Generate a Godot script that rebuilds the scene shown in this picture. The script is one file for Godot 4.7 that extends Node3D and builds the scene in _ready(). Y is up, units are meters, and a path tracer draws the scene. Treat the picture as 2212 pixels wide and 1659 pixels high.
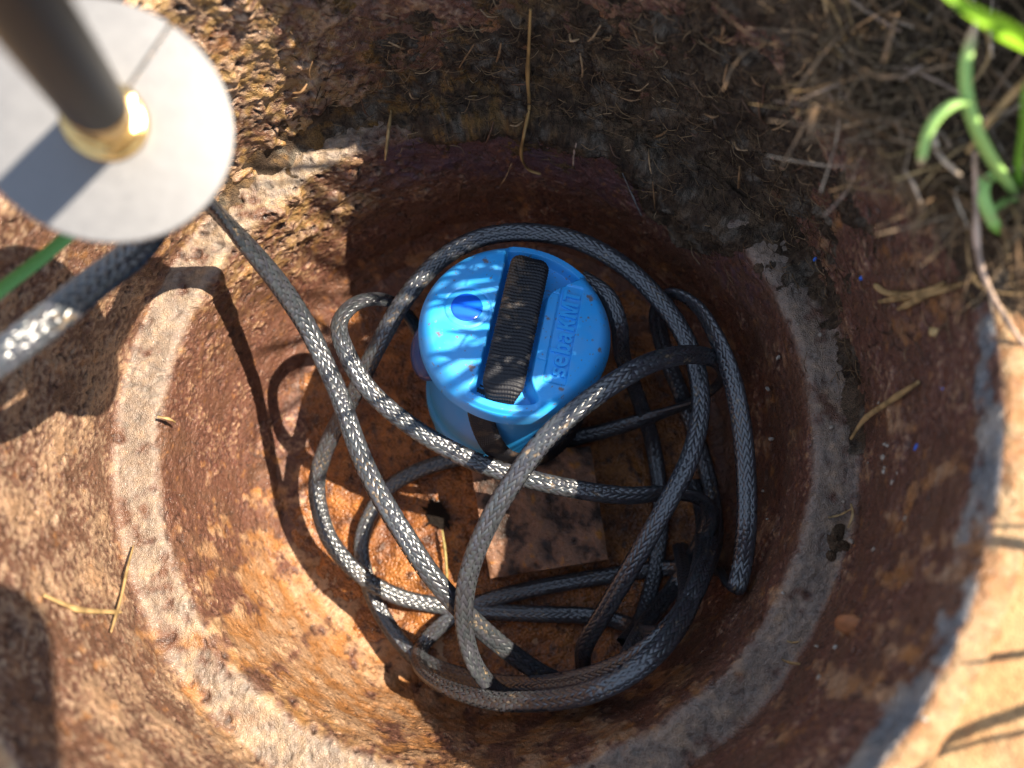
extends Node3D
# A rusty cast iron chamber in the ground, looked down into: blue logger, loops of braided sleeve, antenna plate, roots, straw and grass.
# Pixel pairs below are positions in the photograph (2212 x 1659); each gets its distance from the height or the wall it touches.

const FOCAL := 1609.0
const CAM := Vector3(0.026, 0.1683, 0.0451)
var cam_right: Vector3
var cam_up: Vector3
var cam_fwd: Vector3
var M := {}
var rng := RandomNumberGenerator.new()
var used := {}

# ---------------------------------------------------------------- view geometry
func set_view() -> void:
	cam_fwd = Vector3(tan(-0.0546), -1.0, -tan(0.2218)).normalized()
	cam_right = cam_fwd.cross(Vector3(0, 0, -1)).normalized()
	cam_up = cam_right.cross(cam_fwd)

func ray(px: float, py: float) -> Vector3:
	return (cam_fwd * FOCAL + cam_right * (px - 1106.0) - cam_up * (py - 829.5)).normalized()

func at_y(px: float, py: float, y: float) -> Vector3:
	var d := ray(px, py)
	return CAM + d * ((y - CAM.y) / d.y)

func at_depth(px: float, py: float, depth: float) -> Vector3:
	var d := ray(px, py)
	return CAM + d * (depth / d.dot(cam_fwd))

func at_round(px: float, py: float, r: float) -> Vector3:
	var d := ray(px, py)
	var a := d.x * d.x + d.z * d.z
	var b := 2.0 * (CAM.x * d.x + CAM.z * d.z)
	var c := CAM.x * CAM.x + CAM.z * CAM.z - r * r
	return CAM + d * ((-b + sqrt(b * b - 4.0 * a * c)) / (2.0 * a))

# first of: wall above the ledge, ledge, wall below it, floor; lift = how far off the surface
func on_iron(px: float, py: float, lift := 0.0015) -> Vector3:
	var p := at_round(px, py, 0.1275 - lift)
	if p.y < -0.0875 + lift:
		p = at_y(px, py, -0.0875 + lift)
		if Vector2(p.x, p.z).length() < 0.115 - lift:
			p = at_round(px, py, 0.1135 - lift)
			if p.y < -0.183:
				p = at_y(px, py, -0.185 + lift)
	return p

# ---------------------------------------------------------------- object helpers
func numbered(called: String) -> String:
	if not used.has(called):
		used[called] = 0
		return called
	used[called] += 1
	return "%s_%03d" % [called, used[called]]

func tag(o: Node, label: String, category: String, group := "") -> Node:
	o.set_meta("label", label)
	o.set_meta("category", category)
	if group != "":
		o.set_meta("group", group)
	return o

func thing(called: String, label: String, category: String, group := "", at := Transform3D.IDENTITY) -> Node3D:
	var o := Node3D.new()
	o.name = numbered(called)
	add_child(o)
	o.transform = at
	tag(o, label, category, group)
	return o

func put(mesh: Mesh, called: String, mat: Material, parent: Node = null) -> MeshInstance3D:
	var o := MeshInstance3D.new()
	o.name = called if parent else numbered(called)
	o.mesh = mesh
	o.material_override = mat
	(parent if parent else self).add_child(o, true)
	return o

func structure(o: Node) -> Node:
	o.set_meta("kind", "structure")
	return o

# ---------------------------------------------------------------- mesh helpers
class Shape:
	var v := PackedVector3Array()
	var c := PackedColorArray()
	var i := PackedInt32Array()
	func add(p: Vector3, col := Color.WHITE) -> int:
		v.append(p)
		c.append(col)
		return v.size() - 1
	func tri(a: int, b: int, d: int) -> void:
		i.append(a)
		i.append(b)
		i.append(d)
	func quad(a: int, b: int, d: int, e: int) -> void:
		i.append_array([a, b, d, a, d, e])
	func mesh() -> ArrayMesh:
		var n := PackedVector3Array()
		n.resize(v.size())
		for k in range(0, i.size(), 3):
			var a := i[k]
			var b := i[k + 1]
			var d := i[k + 2]
			var f := (v[d] - v[a]).cross(v[b] - v[a])
			n[a] += f
			n[b] += f
			n[d] += f
		for k in n.size():
			n[k] = n[k].normalized()
		return packed(v, n, c, i)
	# rows from..to of a closed grid of nu columns, with the whole grid's normals
	func bands(nu: int, cuts: Array) -> Array:
		var whole := mesh().surface_get_arrays(0)
		var out := []
		for k in cuts.size() - 1:
			var a: int = cuts[k] * nu
			var b: int = (cuts[k + 1] + 1) * nu
			var at: int = cuts[k] * nu * 6
			var to: int = cuts[k + 1] * nu * 6
			var ids := i.slice(at, to)
			for q in ids.size():
				ids[q] -= a
			out.append(packed(v.slice(a, b), (whole[Mesh.ARRAY_NORMAL] as PackedVector3Array).slice(a, b), c.slice(a, b), ids))
		return out
	func packed(v: PackedVector3Array, n: PackedVector3Array, c: PackedColorArray, i: PackedInt32Array) -> ArrayMesh:
		var arr := []
		arr.resize(Mesh.ARRAY_MAX)
		arr[Mesh.ARRAY_VERTEX] = v
		arr[Mesh.ARRAY_NORMAL] = n
		arr[Mesh.ARRAY_COLOR] = c
		arr[Mesh.ARRAY_INDEX] = i
		var m := ArrayMesh.new()
		m.add_surface_from_arrays(Mesh.PRIMITIVE_TRIANGLES, arr)
		return m

# a grid of points already in s (rows of nu, nv rows); closed joins the ends of a row
func weave(s: Shape, start: int, nu: int, nv: int, closed := false, flip := false) -> void:
	for j in nv - 1:
		for k in (nu if closed else nu - 1):
			var a := start + j * nu + k
			var b := start + j * nu + (k + 1) % nu
			if flip:
				s.quad(a, b, b + nu, a + nu)
			else:
				s.quad(a, a + nu, b + nu, b)

func lathe(s: Shape, prof: Array, n := 48, col := Color.WHITE) -> void:
	var start := s.v.size()
	for p in prof:
		for k in n:
			var a := TAU * k / n
			s.add(Vector3(p.x * cos(a), p.y, p.x * sin(a)), col)
	weave(s, start, n, prof.size(), true, true)

func smooth_path(pts: Array, step: float) -> PackedVector3Array:
	var out := PackedVector3Array()
	for k in pts.size() - 1:
		var a: Vector3 = pts[maxi(k - 1, 0)]
		var b: Vector3 = pts[k]
		var c: Vector3 = pts[k + 1]
		var d: Vector3 = pts[mini(k + 2, pts.size() - 1)]
		var n := maxi(2, int(ceil(b.distance_to(c) / step)))
		for q in n:
			out.append(b.cubic_interpolate(c, a, d, float(q) / n))
	out.append(pts[-1])
	return out

# a tube along a path; radius by Callable of 0..1; flat squashes it across
func tube(s: Shape, path: PackedVector3Array, radius: Callable, sides := 6, flat := 1.0, colour: Variant = null) -> void:
	var start := s.v.size()
	var n := path.size()
	var t0 := (path[1] - path[0]).normalized()
	var up := t0.cross(Vector3(0.31, 0.77, 0.55)).normalized()
	for k in n:
		var t := (path[mini(k + 1, n - 1)] - path[maxi(k - 1, 0)]).normalized()
		up = (up - t * up.dot(t)).normalized()
		var side := t.cross(up)
		var f := float(k) / (n - 1)
		var r: float = radius.call(f)
		var col: Color = colour.call(f) if colour is Callable else Color.WHITE
		for q in sides:
			var a := TAU * q / sides
			s.add(path[k] + side * (cos(a) * r) + up * (sin(a) * r * flat), col)
	weave(s, start, sides, n, true, true)
	for e in [0, n - 1]:
		var mid := s.add(path[e], colour.call(float(e > 0)) if colour is Callable else Color.WHITE)
		for q in sides:
			var a: int = start + e * sides + q
			var b: int = start + e * sides + (q + 1) % sides
			if e == 0:
				s.tri(mid, b, a)
			else:
				s.tri(mid, a, b)

func noise(freq: float, octaves := 3, seed_ := 1, kind := FastNoiseLite.TYPE_SIMPLEX_SMOOTH) -> FastNoiseLite:
	var n := FastNoiseLite.new()
	n.noise_type = kind
	n.frequency = freq
	n.seed = seed_
	n.fractal_type = FastNoiseLite.FRACTAL_FBM if octaves > 1 else FastNoiseLite.FRACTAL_NONE
	n.fractal_octaves = octaves
	return n

# ---------------------------------------------------------------- materials
func grain_image(size: int, seed_: int, fine: float, coarse: float) -> Image:
	var a := noise(fine / size, 2, seed_)
	var b := noise(coarse / size, 3, seed_ + 5)
	var ia := a.get_seamless_image(size, size)
	var ib := b.get_seamless_image(size, size)
	var out := Image.create(size, size, false, Image.FORMAT_RGB8)
	for y in size:
		for x in size:
			var v := 0.62 * ia.get_pixel(x, y).r + 0.38 * ib.get_pixel(x, y).r
			out.set_pixel(x, y, Color(v, v, v))
	return out

func ramp(im: Image, lo: float, hi: float, power := 1.0) -> ImageTexture:
	var out := Image.create(im.get_width(), im.get_height(), false, Image.FORMAT_RGB8)
	for y in im.get_height():
		for x in im.get_width():
			var v := clampf((im.get_pixel(x, y).r - 0.25) * 2.0, 0.0, 1.0)
			v = lerpf(lo, hi, pow(v, power))
			out.set_pixel(x, y, Color(v, v, v))
	return ImageTexture.create_from_image(out)

func plain(col: Color, rough: float, spec := 0.5, metal := 0.0) -> StandardMaterial3D:
	var m := StandardMaterial3D.new()
	m.albedo_color = col.linear_to_srgb()
	m.roughness = rough
	m.metallic_specular = spec
	m.metallic = metal
	return m

func tinted(rough: float, spec := 0.5) -> StandardMaterial3D:
	var m := plain(Color.WHITE, rough, spec)
	m.vertex_color_use_as_albedo = true
	return m

func grainy(m: StandardMaterial3D, per_metre: float, albedo: Texture2D, height: Texture2D, cm: float, rough: Texture2D) -> StandardMaterial3D:
	m.uv1_triplanar = true
	m.uv1_world_triplanar = true
	m.uv1_scale = Vector3.ONE * per_metre
	m.albedo_texture = albedo
	if height:
		m.heightmap_enabled = true
		m.heightmap_texture = height
		m.heightmap_scale = cm
	if rough:
		m.roughness_texture = rough
		m.roughness = 1.0
	return m

func make_materials() -> void:
	var g1 := grain_image(512, 3, 70.0, 18.0)
	var g2 := grain_image(512, 11, 40.0, 9.0)
	var g3 := grain_image(512, 23, 110.0, 30.0)
	var t_albedo := ramp(g1, 0.8, 1.0)
	var t_height := ramp(g1, 0.0, 1.0)
	var t_rough := ramp(g2, 0.16, 0.55, 0.8)
	M.rust = grainy(tinted(1.0), 25.0, t_albedo, t_height, 0.045, t_rough)
	M.mud = grainy(tinted(1.0), 15.0, ramp(g2, 0.7, 1.0), ramp(g2, 0.0, 1.0), 0.08, ramp(g2, 0.2, 0.55))
	M.soil = grainy(tinted(1.0, 0.35), 19.0, ramp(g3, 0.45, 1.0), ramp(g3, 0.0, 1.0), 0.09, ramp(g3, 0.6, 1.0))
	M.sand = grainy(tinted(1.0, 0.3), 9.0, ramp(g3, 0.72, 1.0), ramp(g3, 0.0, 1.0), 0.06, ramp(g3, 0.7, 1.0))
	M.blue = tinted(0.44, 0.5)
	M.blue_body = tinted(0.38, 0.5)
	M.lettering = plain(CAP_BLUE * 1.04, 0.42, 0.5)
	M.deep_blue = plain(Color(0.006, 0.11, 0.72), 0.14, 0.6)
	M.clear_blue = plain(Color(0.012, 0.05, 0.16), 0.22, 0.5)
	M.braid = tinted(0.29, 1.0)
	M.core = plain(Color(0.012, 0.012, 0.014), 0.6)
	M.webbing = tinted(0.6, 0.5)
	M.steel = grainy(plain(Color(0.165, 0.163, 0.166), 0.42, 0.5, 0.25), 30.0, ramp(g2, 0.93, 1.0), ramp(g2, 0.0, 1.0), 0.0015, ramp(g2, 0.34, 0.46))
	M.brass = plain(Color(0.78, 0.52, 0.2), 0.22, 0.5, 1.0)
	M.rubber = grainy(plain(Color(0.02, 0.02, 0.021), 0.55, 0.5), 60.0, ramp(g1, 0.85, 1.0), null, 0.0, ramp(g1, 0.5, 0.62))
	M.straw = tinted(0.55, 0.45)
	M.grass = tinted(0.58, 0.45)
	M.grass.backlight = Color(0.35, 0.5, 0.12)
	M.fibre = tinted(0.75, 0.3)
	M.chip = plain(Color(0.03, 0.14, 0.62), 0.5)
	M.pebble = tinted(0.7, 0.4)
	M.phone = plain(Color(0.02, 0.02, 0.025), 0.3)
	M.glass_black = plain(Color(0.01, 0.01, 0.012), 0.08)

# ---------------------------------------------------------------- setting
func mix(a: Color, b: Color, t: float) -> Color:
	return a.lerp(b, clampf(t, 0.0, 1.0))

func bell(x: float, mid: float, wide: float) -> float:
	return exp(-pow((x - mid) / wide, 2.0))

func bell_a(deg: float, mid: float, wide: float) -> float:
	return exp(-pow(wrapf(deg - mid, -180.0, 180.0) / wide, 2.0))

const IRON := [Vector2(0.1345, -0.012), Vector2(0.1342, 0.0), Vector2(0.1325, 0.0024), Vector2(0.1275, 0.0026), Vector2(0.1252, 0.0008), Vector2(0.1249, -0.006),
	Vector2(0.1256, -0.03), Vector2(0.1268, -0.055), Vector2(0.1284, -0.074), Vector2(0.1298, -0.0815), Vector2(0.1296, -0.0852), Vector2(0.1282, -0.0868), Vector2(0.122, -0.0874),
	Vector2(0.1168, -0.0878), Vector2(0.1152, -0.0893), Vector2(0.1145, -0.093), Vector2(0.1142, -0.12), Vector2(0.1138, -0.15), Vector2(0.112, -0.168), Vector2(0.106, -0.181), Vector2(0.094, -0.187), Vector2(0.078, -0.1885)]

func resample(prof: Array, n: int) -> PackedVector2Array:
	var length := 0.0
	for k in prof.size() - 1:
		length += prof[k].distance_to(prof[k + 1])
	var out := PackedVector2Array()
	var k := 0
	var base := 0.0
	for q in n:
		var s := length * q / (n - 1)
		while k < prof.size() - 2 and base + prof[k].distance_to(prof[k + 1]) < s:
			base += prof[k].distance_to(prof[k + 1])
			k += 1
		out.append(prof[k].lerp(prof[k + 1], clampf((s - base) / prof[k].distance_to(prof[k + 1]), 0, 1)))
	for pass_ in 2:
		for q in range(1, n - 1):
			out[q] = (out[q - 1] + out[q] * 2.0 + out[q + 1]) / 4.0
	return out

func build_chamber() -> void:
	var nu := 1300
	var nv := 430
	var prof := resample(IRON, nv)
	var n_big := noise(14.0, 2, 4)
	var n_mid := noise(70.0, 3, 5)
	var n_fine := noise(420.0, 2, 6)
	var n_cell := noise(260.0, 1, 7, FastNoiseLite.TYPE_CELLULAR)
	var n_patch := noise(38.0, 4, 8)
	var n_spot := noise(150.0, 3, 9)
	var n_streak := noise(60.0, 3, 10)
	var brown := Color(0.185, 0.09, 0.055)
	var red := Color(0.18, 0.074, 0.052)
	var orange := Color(0.46, 0.2, 0.066)
	var peach := Color(0.5, 0.3, 0.17)
	var tan_ := Color(0.46, 0.34, 0.235)
	var ochre := Color(0.4, 0.24, 0.075)
	var dark := Color(0.05, 0.032, 0.026)
	var plum := Color(0.115, 0.066, 0.085)
	var grey := Color(0.3, 0.25, 0.2)
	var slate := Color(0.2, 0.235, 0.26)
	var s := Shape.new()
	s.v.resize(nu * nv)
	s.c.resize(nu * nv)
	for j in nv:
		var pr := prof[j]
		var tg := (prof[mini(j + 1, nv - 1)] - prof[maxi(j - 1, 0)]).normalized()
		var nr := Vector2(tg.y, -tg.x)     # points into the chamber / up
		var y := pr.y
		var ledge := smoothstep(0.1135, 0.1155, pr.x) * smoothstep(0.1305, 0.1285, pr.x) * bell(y, -0.0876, 0.0026)
		var above := smoothstep(-0.089, -0.08, y)
		for k in nu:
			var a := TAU * k / nu
			var ca := cos(a)
			var sa := sin(a)
			var deg := rad_to_deg(a)
			var p := Vector3(pr.x * ca, y, pr.x * sa)
			var big := n_big.get_noise_3dv(p)
			var mid := n_mid.get_noise_3dv(p)
			var fine := n_fine.get_noise_3dv(p)
			var patch := n_patch.get_noise_3dv(p)
			var spot := n_spot.get_noise_3dv(p)
			var streak := n_streak.get_noise_3d(p.x, p.y * 0.35, p.z)
			var crust := bell_a(deg, 231.0, 24.0) * smoothstep(-0.15, -0.11, y)      # flaking scale, upper left
			crust = clampf(crust + 0.45 * bell_a(deg, 120.0, 30.0) * bell(y, -0.092, 0.012), 0, 1)
			var cell := 0.0
			if crust > 0.05:
				cell = n_cell.get_noise_3dv(p)
			var d := big * 0.0016 + mid * 0.0009 + fine * 0.00034
			d += crust * (cell * 0.0011 + maxf(mid - 0.1, 0.0) * 0.004)
			d += smoothstep(0.28, 0.42, patch) * 0.0006
			var pit := smoothstep(-0.34, -0.5, spot) * (0.4 + crust)
			d -= pit * 0.0012
			var q := pr + nr * d
			# ---- what the iron wears: rust in several ages, scale, grit, remains of paint
			var col := mix(brown, red, 0.5 + 1.4 * patch)
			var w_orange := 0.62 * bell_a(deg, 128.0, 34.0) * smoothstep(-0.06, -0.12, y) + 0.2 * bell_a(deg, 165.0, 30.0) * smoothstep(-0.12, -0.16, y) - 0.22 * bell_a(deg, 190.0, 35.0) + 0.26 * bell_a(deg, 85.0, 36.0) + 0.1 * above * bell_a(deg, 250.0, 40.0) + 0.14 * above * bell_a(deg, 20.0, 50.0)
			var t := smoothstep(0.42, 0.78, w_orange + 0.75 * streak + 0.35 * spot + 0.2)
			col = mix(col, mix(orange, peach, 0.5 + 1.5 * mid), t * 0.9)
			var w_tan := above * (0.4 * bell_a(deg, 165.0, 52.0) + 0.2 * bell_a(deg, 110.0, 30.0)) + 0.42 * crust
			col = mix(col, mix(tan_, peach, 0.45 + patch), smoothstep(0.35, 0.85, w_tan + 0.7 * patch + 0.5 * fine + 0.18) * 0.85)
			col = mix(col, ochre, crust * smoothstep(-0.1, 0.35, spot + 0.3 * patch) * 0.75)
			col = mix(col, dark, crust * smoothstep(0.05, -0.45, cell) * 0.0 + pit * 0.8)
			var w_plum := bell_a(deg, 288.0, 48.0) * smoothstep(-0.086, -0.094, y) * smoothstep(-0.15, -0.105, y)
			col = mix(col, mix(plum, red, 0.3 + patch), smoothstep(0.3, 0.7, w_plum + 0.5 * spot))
			col = mix(col, dark, smoothstep(0.3, 0.55, -fine - 0.4 * spot) * 0.55)
			col = mix(col, orange, smoothstep(0.4, 0.6, spot + 0.2 * fine) * 0.5)
			var grit := ledge * smoothstep(-0.5, 0.25, 1.3 * patch + 0.9 * spot + 0.6 * mid + 0.42)
			col = mix(col, mix(grey, tan_, 0.25 + 0.9 * spot), grit * 0.72)
			# scuffed remains of grey-blue paint at the mouth, lower right
			var w_paint := (0.78 * bell_a(deg, 40.0, 40.0) * smoothstep(-0.02, -0.003, y) + 0.15 * smoothstep(-0.012, 0.0, y)) * smoothstep(0.1268, 0.1258, pr.x)
			col = mix(col, mix(slate, Color(0.33, 0.31, 0.28), 0.5 + 1.6 * mid), smoothstep(0.42, 0.75, w_paint + (0.95 * patch + 0.5 * spot) * smoothstep(0.1, 0.4, w_paint)) * 0.85)
			# the top of the rim: rust and sand, sunlit brightness put into the colour
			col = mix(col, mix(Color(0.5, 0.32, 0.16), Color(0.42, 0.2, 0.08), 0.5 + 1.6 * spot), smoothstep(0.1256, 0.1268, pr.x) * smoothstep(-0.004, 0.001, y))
			var f := 1.0 + 0.16 * fine + 0.14 * mid
			col = Color(col.r * f, col.g * f, col.b * f)
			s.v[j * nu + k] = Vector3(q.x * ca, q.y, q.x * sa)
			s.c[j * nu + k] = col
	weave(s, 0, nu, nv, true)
	var t := thing("rusty_chamber", "round rusty cast iron chamber wall with grey gritty ledge", "chamber")
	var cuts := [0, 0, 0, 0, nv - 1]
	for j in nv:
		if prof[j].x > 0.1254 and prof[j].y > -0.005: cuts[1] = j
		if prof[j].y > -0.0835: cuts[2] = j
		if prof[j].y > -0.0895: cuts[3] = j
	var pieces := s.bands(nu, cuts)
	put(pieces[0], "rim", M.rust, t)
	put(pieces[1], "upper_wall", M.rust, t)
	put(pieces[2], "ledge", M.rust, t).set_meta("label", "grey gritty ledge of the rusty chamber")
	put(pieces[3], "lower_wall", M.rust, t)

func build_floor() -> void:
	var s := Shape.new()
	var nu := 300
	var nv := 110
	var n1 := noise(45.0, 4, 31)
	var n2 := noise(170.0, 3, 32)
	for j in nv:
		var r := 0.108 * j / (nv - 1)
		for k in nu:
			var a := TAU * k / nu
			var p := Vector3(r * cos(a), 0, r * sin(a))
			var h := n1.get_noise_3dv(p)
			var f := n2.get_noise_3dv(p)
			var col := mix(Color(0.2, 0.07, 0.025), Color(0.44, 0.165, 0.042), 0.5 + 1.3 * h)
			col = mix(col, Color(0.1, 0.04, 0.022), smoothstep(0.1, 0.5, f))
			s.add(Vector3(p.x, -0.1868 + h * 0.0026 + f * 0.001 + 0.004 * smoothstep(0.085, 0.108, r), p.z), col)
	weave(s, 0, nu, nv, true, true)
	structure(put(s.mesh(), "chamber_floor", M.mud))

func build_ground() -> void:
	var s := Shape.new()
	var nu := 240
	var radii := []
	var r := 0.1335
	while r < 40.0:
		radii.append(r)
		r += 0.0022 if r < 0.3 else r * 0.22
	radii.append(60.0)
	var n1 := noise(30.0, 3, 41)
	var n2 := noise(140.0, 3, 42)
	for rr in radii:
		for k in nu:
			var a := TAU * k / nu
			var p := Vector3(rr * cos(a), 0, rr * sin(a))
			var h := n1.get_noise_3dv(p)
			var f := n2.get_noise_3dv(p)
			var col := mix(Color(0.47, 0.27, 0.12), Color(0.55, 0.37, 0.2), 0.5 + 1.2 * h)
			col = mix(col, Color(0.42, 0.2, 0.09), smoothstep(0.12, 0.4, f + 0.3 * h) * 0.7)
			s.add(Vector3(p.x, -0.001 + (h * 0.0022 + f * 0.0008) * smoothstep(40.0, 0.5, rr) - 0.0015, p.z), col)
	weave(s, 0, nu, radii.size(), true, true)
	structure(put(s.mesh(), "ground", M.sand))

var n_soil: FastNoiseLite
var n_soil2: FastNoiseLite
const BANK := [Vector2(0.34, -0.003), Vector2(0.26, 0.0), Vector2(0.18, 0.002), Vector2(0.14, 0.003), Vector2(0.1275, 0.002), Vector2(0.1252, -0.004),
	Vector2(0.1256, -0.03), Vector2(0.1268, -0.055), Vector2(0.128, -0.074), Vector2(0.1275, -0.084), Vector2(0.122, -0.0872), Vector2(0.1155, -0.089), Vector2(0.1143, -0.095), Vector2(0.1142, -0.118)]
var bank_prof: PackedVector2Array

func bank_point(deg: float, j: int) -> Vector3:
	var nv := bank_prof.size()
	var pr := bank_prof[j]
	var tg := (bank_prof[mini(j + 1, nv - 1)] - bank_prof[maxi(j - 1, 0)]).normalized()
	var nr := Vector2(tg.y, -tg.x)
	var a := deg_to_rad(deg)
	var p := Vector3(pr.x * cos(a), pr.y, pr.x * sin(a))
	var h := n_soil.get_noise_3dv(p)
	var f := n_soil2.get_noise_3dv(p)
	var on_top := smoothstep(-0.01, 0.0, pr.y)
	var w_top := smoothstep(-122.0, -98.0, deg) * smoothstep(2.0, -22.0, deg)
	var w_wall := smoothstep(-114.0, -92.0, deg) * smoothstep(-16.0, -46.0, deg)
	w_wall *= 0.9 - 0.55 * smoothstep(-0.07, -0.03, pr.y) * smoothstep(-52.0, -75.0, deg)
	var w_ledge := smoothstep(-112.0, -94.0, deg) * smoothstep(-30.0, -50.0, deg)
	var fill := w_ledge * bell(pr.y, -0.086, 0.012) * 0.0045
	var below := smoothstep(-0.088, -0.1, pr.y)
	var t := lerpf(w_wall * 0.0034, w_top * 0.011, on_top) + fill - 0.0016
	t += (h * 0.0045 + f * 0.0016) * maxf(w_wall, w_top) - below * (0.0035 - 0.006 * bell_a(deg, -45.0, 12.0))
	var q := pr + nr * t
	return Vector3(q.x * cos(a), q.y, q.x * sin(a))

func build_soil() -> void:
	n_soil = noise(55.0, 4, 51)
	n_soil2 = noise(320.0, 3, 52)
	var n_col := noise(90.0, 3, 53)
	bank_prof = resample(BANK, 330)
	var s := Shape.new()
	var nu := 520
	var nv := bank_prof.size()
	for j in nv:
		for k in nu:
			var deg := -142.0 + 148.0 * k / (nu - 1)
			var p := bank_point(deg, j)
			var h := n_soil.get_noise_3dv(p * 1.3)
			var f := n_soil2.get_noise_3dv(p)
			var c := n_col.get_noise_3dv(p)
			var col := mix(Color(0.1, 0.064, 0.04), Color(0.22, 0.145, 0.088), 0.5 + 1.5 * c)
			col = mix(col, Color(0.31, 0.26, 0.2), smoothstep(0.05, 0.4, h) * 0.75)
			col = mix(col, Color(0.36, 0.19, 0.055), smoothstep(0.05, 0.4, c + 0.4 * f) * bell_a(deg, -105.0, 30.0))
			col = mix(col, Color(0.02, 0.014, 0.011), smoothstep(0.15, 0.5, -f) * 0.7)
			s.add(p, col)
	weave(s, 0, nu, nv)
	structure(put(s.mesh(), "soil", M.soil))

# ---------------------------------------------------------------- braided sleeve
# pts: [position, half width]; strands of flat filament run both ways round a squashed tube and pass over and under each other
func sleeve(pts: Array, called: String, label: String, category: String) -> Node3D:
	var t := thing(called, label, category)
	var ctrl := []
	var wid := []
	for p in pts:
		ctrl.append(p[0])
		wid.append(p[1])
	var path := PackedVector3Array()
	var width := PackedFloat32Array()
	var step := 0.00085
	for k in ctrl.size() - 1:
		var a: Vector3 = ctrl[maxi(k - 1, 0)]
		var b: Vector3 = ctrl[k]
		var c: Vector3 = ctrl[k + 1]
		var d: Vector3 = ctrl[mini(k + 2, ctrl.size() - 1)]
		var n := maxi(2, int(ceil(b.distance_to(c) / step)))
		for q in n:
			path.append(b.cubic_interpolate(c, a, d, float(q) / n))
			width.append(lerpf(wid[k], wid[k + 1], smoothstep(0.0, 1.0, float(q) / n)))
	path.append(ctrl[-1])
	width.append(wid[-1])
	var n := path.size()
	# frames: the flat side looks up, eased along the way
	var side := PackedVector3Array()
	var up := PackedVector3Array()
	var along := PackedFloat32Array()
	var last := Vector3.ZERO
	var acc := 0.0
	for k in n:
		var tg := (path[mini(k + 2, n - 1)] - path[maxi(k - 2, 0)]).normalized()
		var want := (CAM - path[k]).normalized() + Vector3(0.0, 0.25, 0.0)
		want = (want - tg * want.dot(tg))
		var prev := (last - tg * last.dot(tg))
		var u := (want.normalized() if k == 0 else (prev.normalized() + want * 0.03)).normalized()
		last = u
		up.append(u)
		side.append(tg.cross(u).normalized())
		along.append(acc)
		if k < n - 1:
			acc += path[k].distance_to(path[k + 1])
	var core := Shape.new()
	var cs := 12
	for k in n:
		var w := width[k] - 0.00055
		for q in cs:
			var a := TAU * q / cs
			core.add(path[k] + side[k] * (cos(a) * w) + up[k] * (sin(a) * w * 0.44))
	weave(core, 0, cs, n, true, true)
	put(core.mesh(), "core", M.core, t)
	var strands := 15
	var omega := TAU / 0.05
	var dirt := noise(60.0, 3, 71)
	var s := Shape.new()
	for way in [1.0, -1.0]:
		for b in strands:
			var start := s.v.size()
			var tone := 0.75 + 0.5 * rng.randf()
			for k in n:
				var f: float = TAU * b / strands + way * omega * along[k]
				var cross: float = (TAU * b / strands + way * 2.0 * omega * along[k]) / (TAU / strands)
				var over := cos(PI * 0.5 * (cross + b) + (0.0 if way > 0 else PI) + 0.6)
				over = signf(over) * pow(absf(over), 0.6)
				var w := width[k]
				var th := w * 0.47
				var lift := 0.00028 * over
				var cf := cos(f)
				var sf := sin(f)
				var nrm := (side[k] * (cf * th) + up[k] * (sf * w)).normalized()
				var p := path[k] + side[k] * (cf * (w + lift)) + up[k] * (sf * (th + lift))
				var tang := (side[k] * (-sf * w) + up[k] * (cf * th))
				var fwd := side[k].cross(up[k])
				var dir: Vector3 = (tang * (way * omega) - fwd).normalized()
				var across := nrm.cross(dir).normalized()
				var hw := 0.00078 * (w / 0.0043)
				var dn := dirt.get_noise_3dv(p + Vector3(0, 0.3, 0))
				var col := Color(0.038, 0.04, 0.045) * tone
				var dust := smoothstep(0.32, 0.6, dn + 0.25 * rng.randf() - 0.05) * smoothstep(0.3, -0.6, over)
				col = col.lerp(Color(0.3, 0.21, 0.12), dust * 0.8)
				s.add(p - across * hw - nrm * 0.00012, col)
				s.add(p - across * hw * 0.45 + nrm * 0.00006, col)
				s.add(p + across * hw * 0.45 + nrm * 0.00006, col)
				s.add(p + across * hw - nrm * 0.00012, col)
			weave(s, start, 4, n, false, way > 0)
	put(s.mesh(), "braid", M.braid, t)
	return t

# a point of a cable: at that distance, but on the floor or against the wall where it would pass through them
func cable_at(px: float, py: float, depth: float) -> Vector3:
	var p := at_depth(px, py, depth)
	if p.y < -0.1805:
		p = at_y(px, py, -0.1805)
	if p.y < -0.088 and Vector2(p.x, p.z).length() > 0.109 - 0.012 * smoothstep(-0.165, -0.182, p.y):
		p = at_round(px, py, 0.109 - 0.012 * smoothstep(-0.165, -0.182, p.y))
	return p

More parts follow.
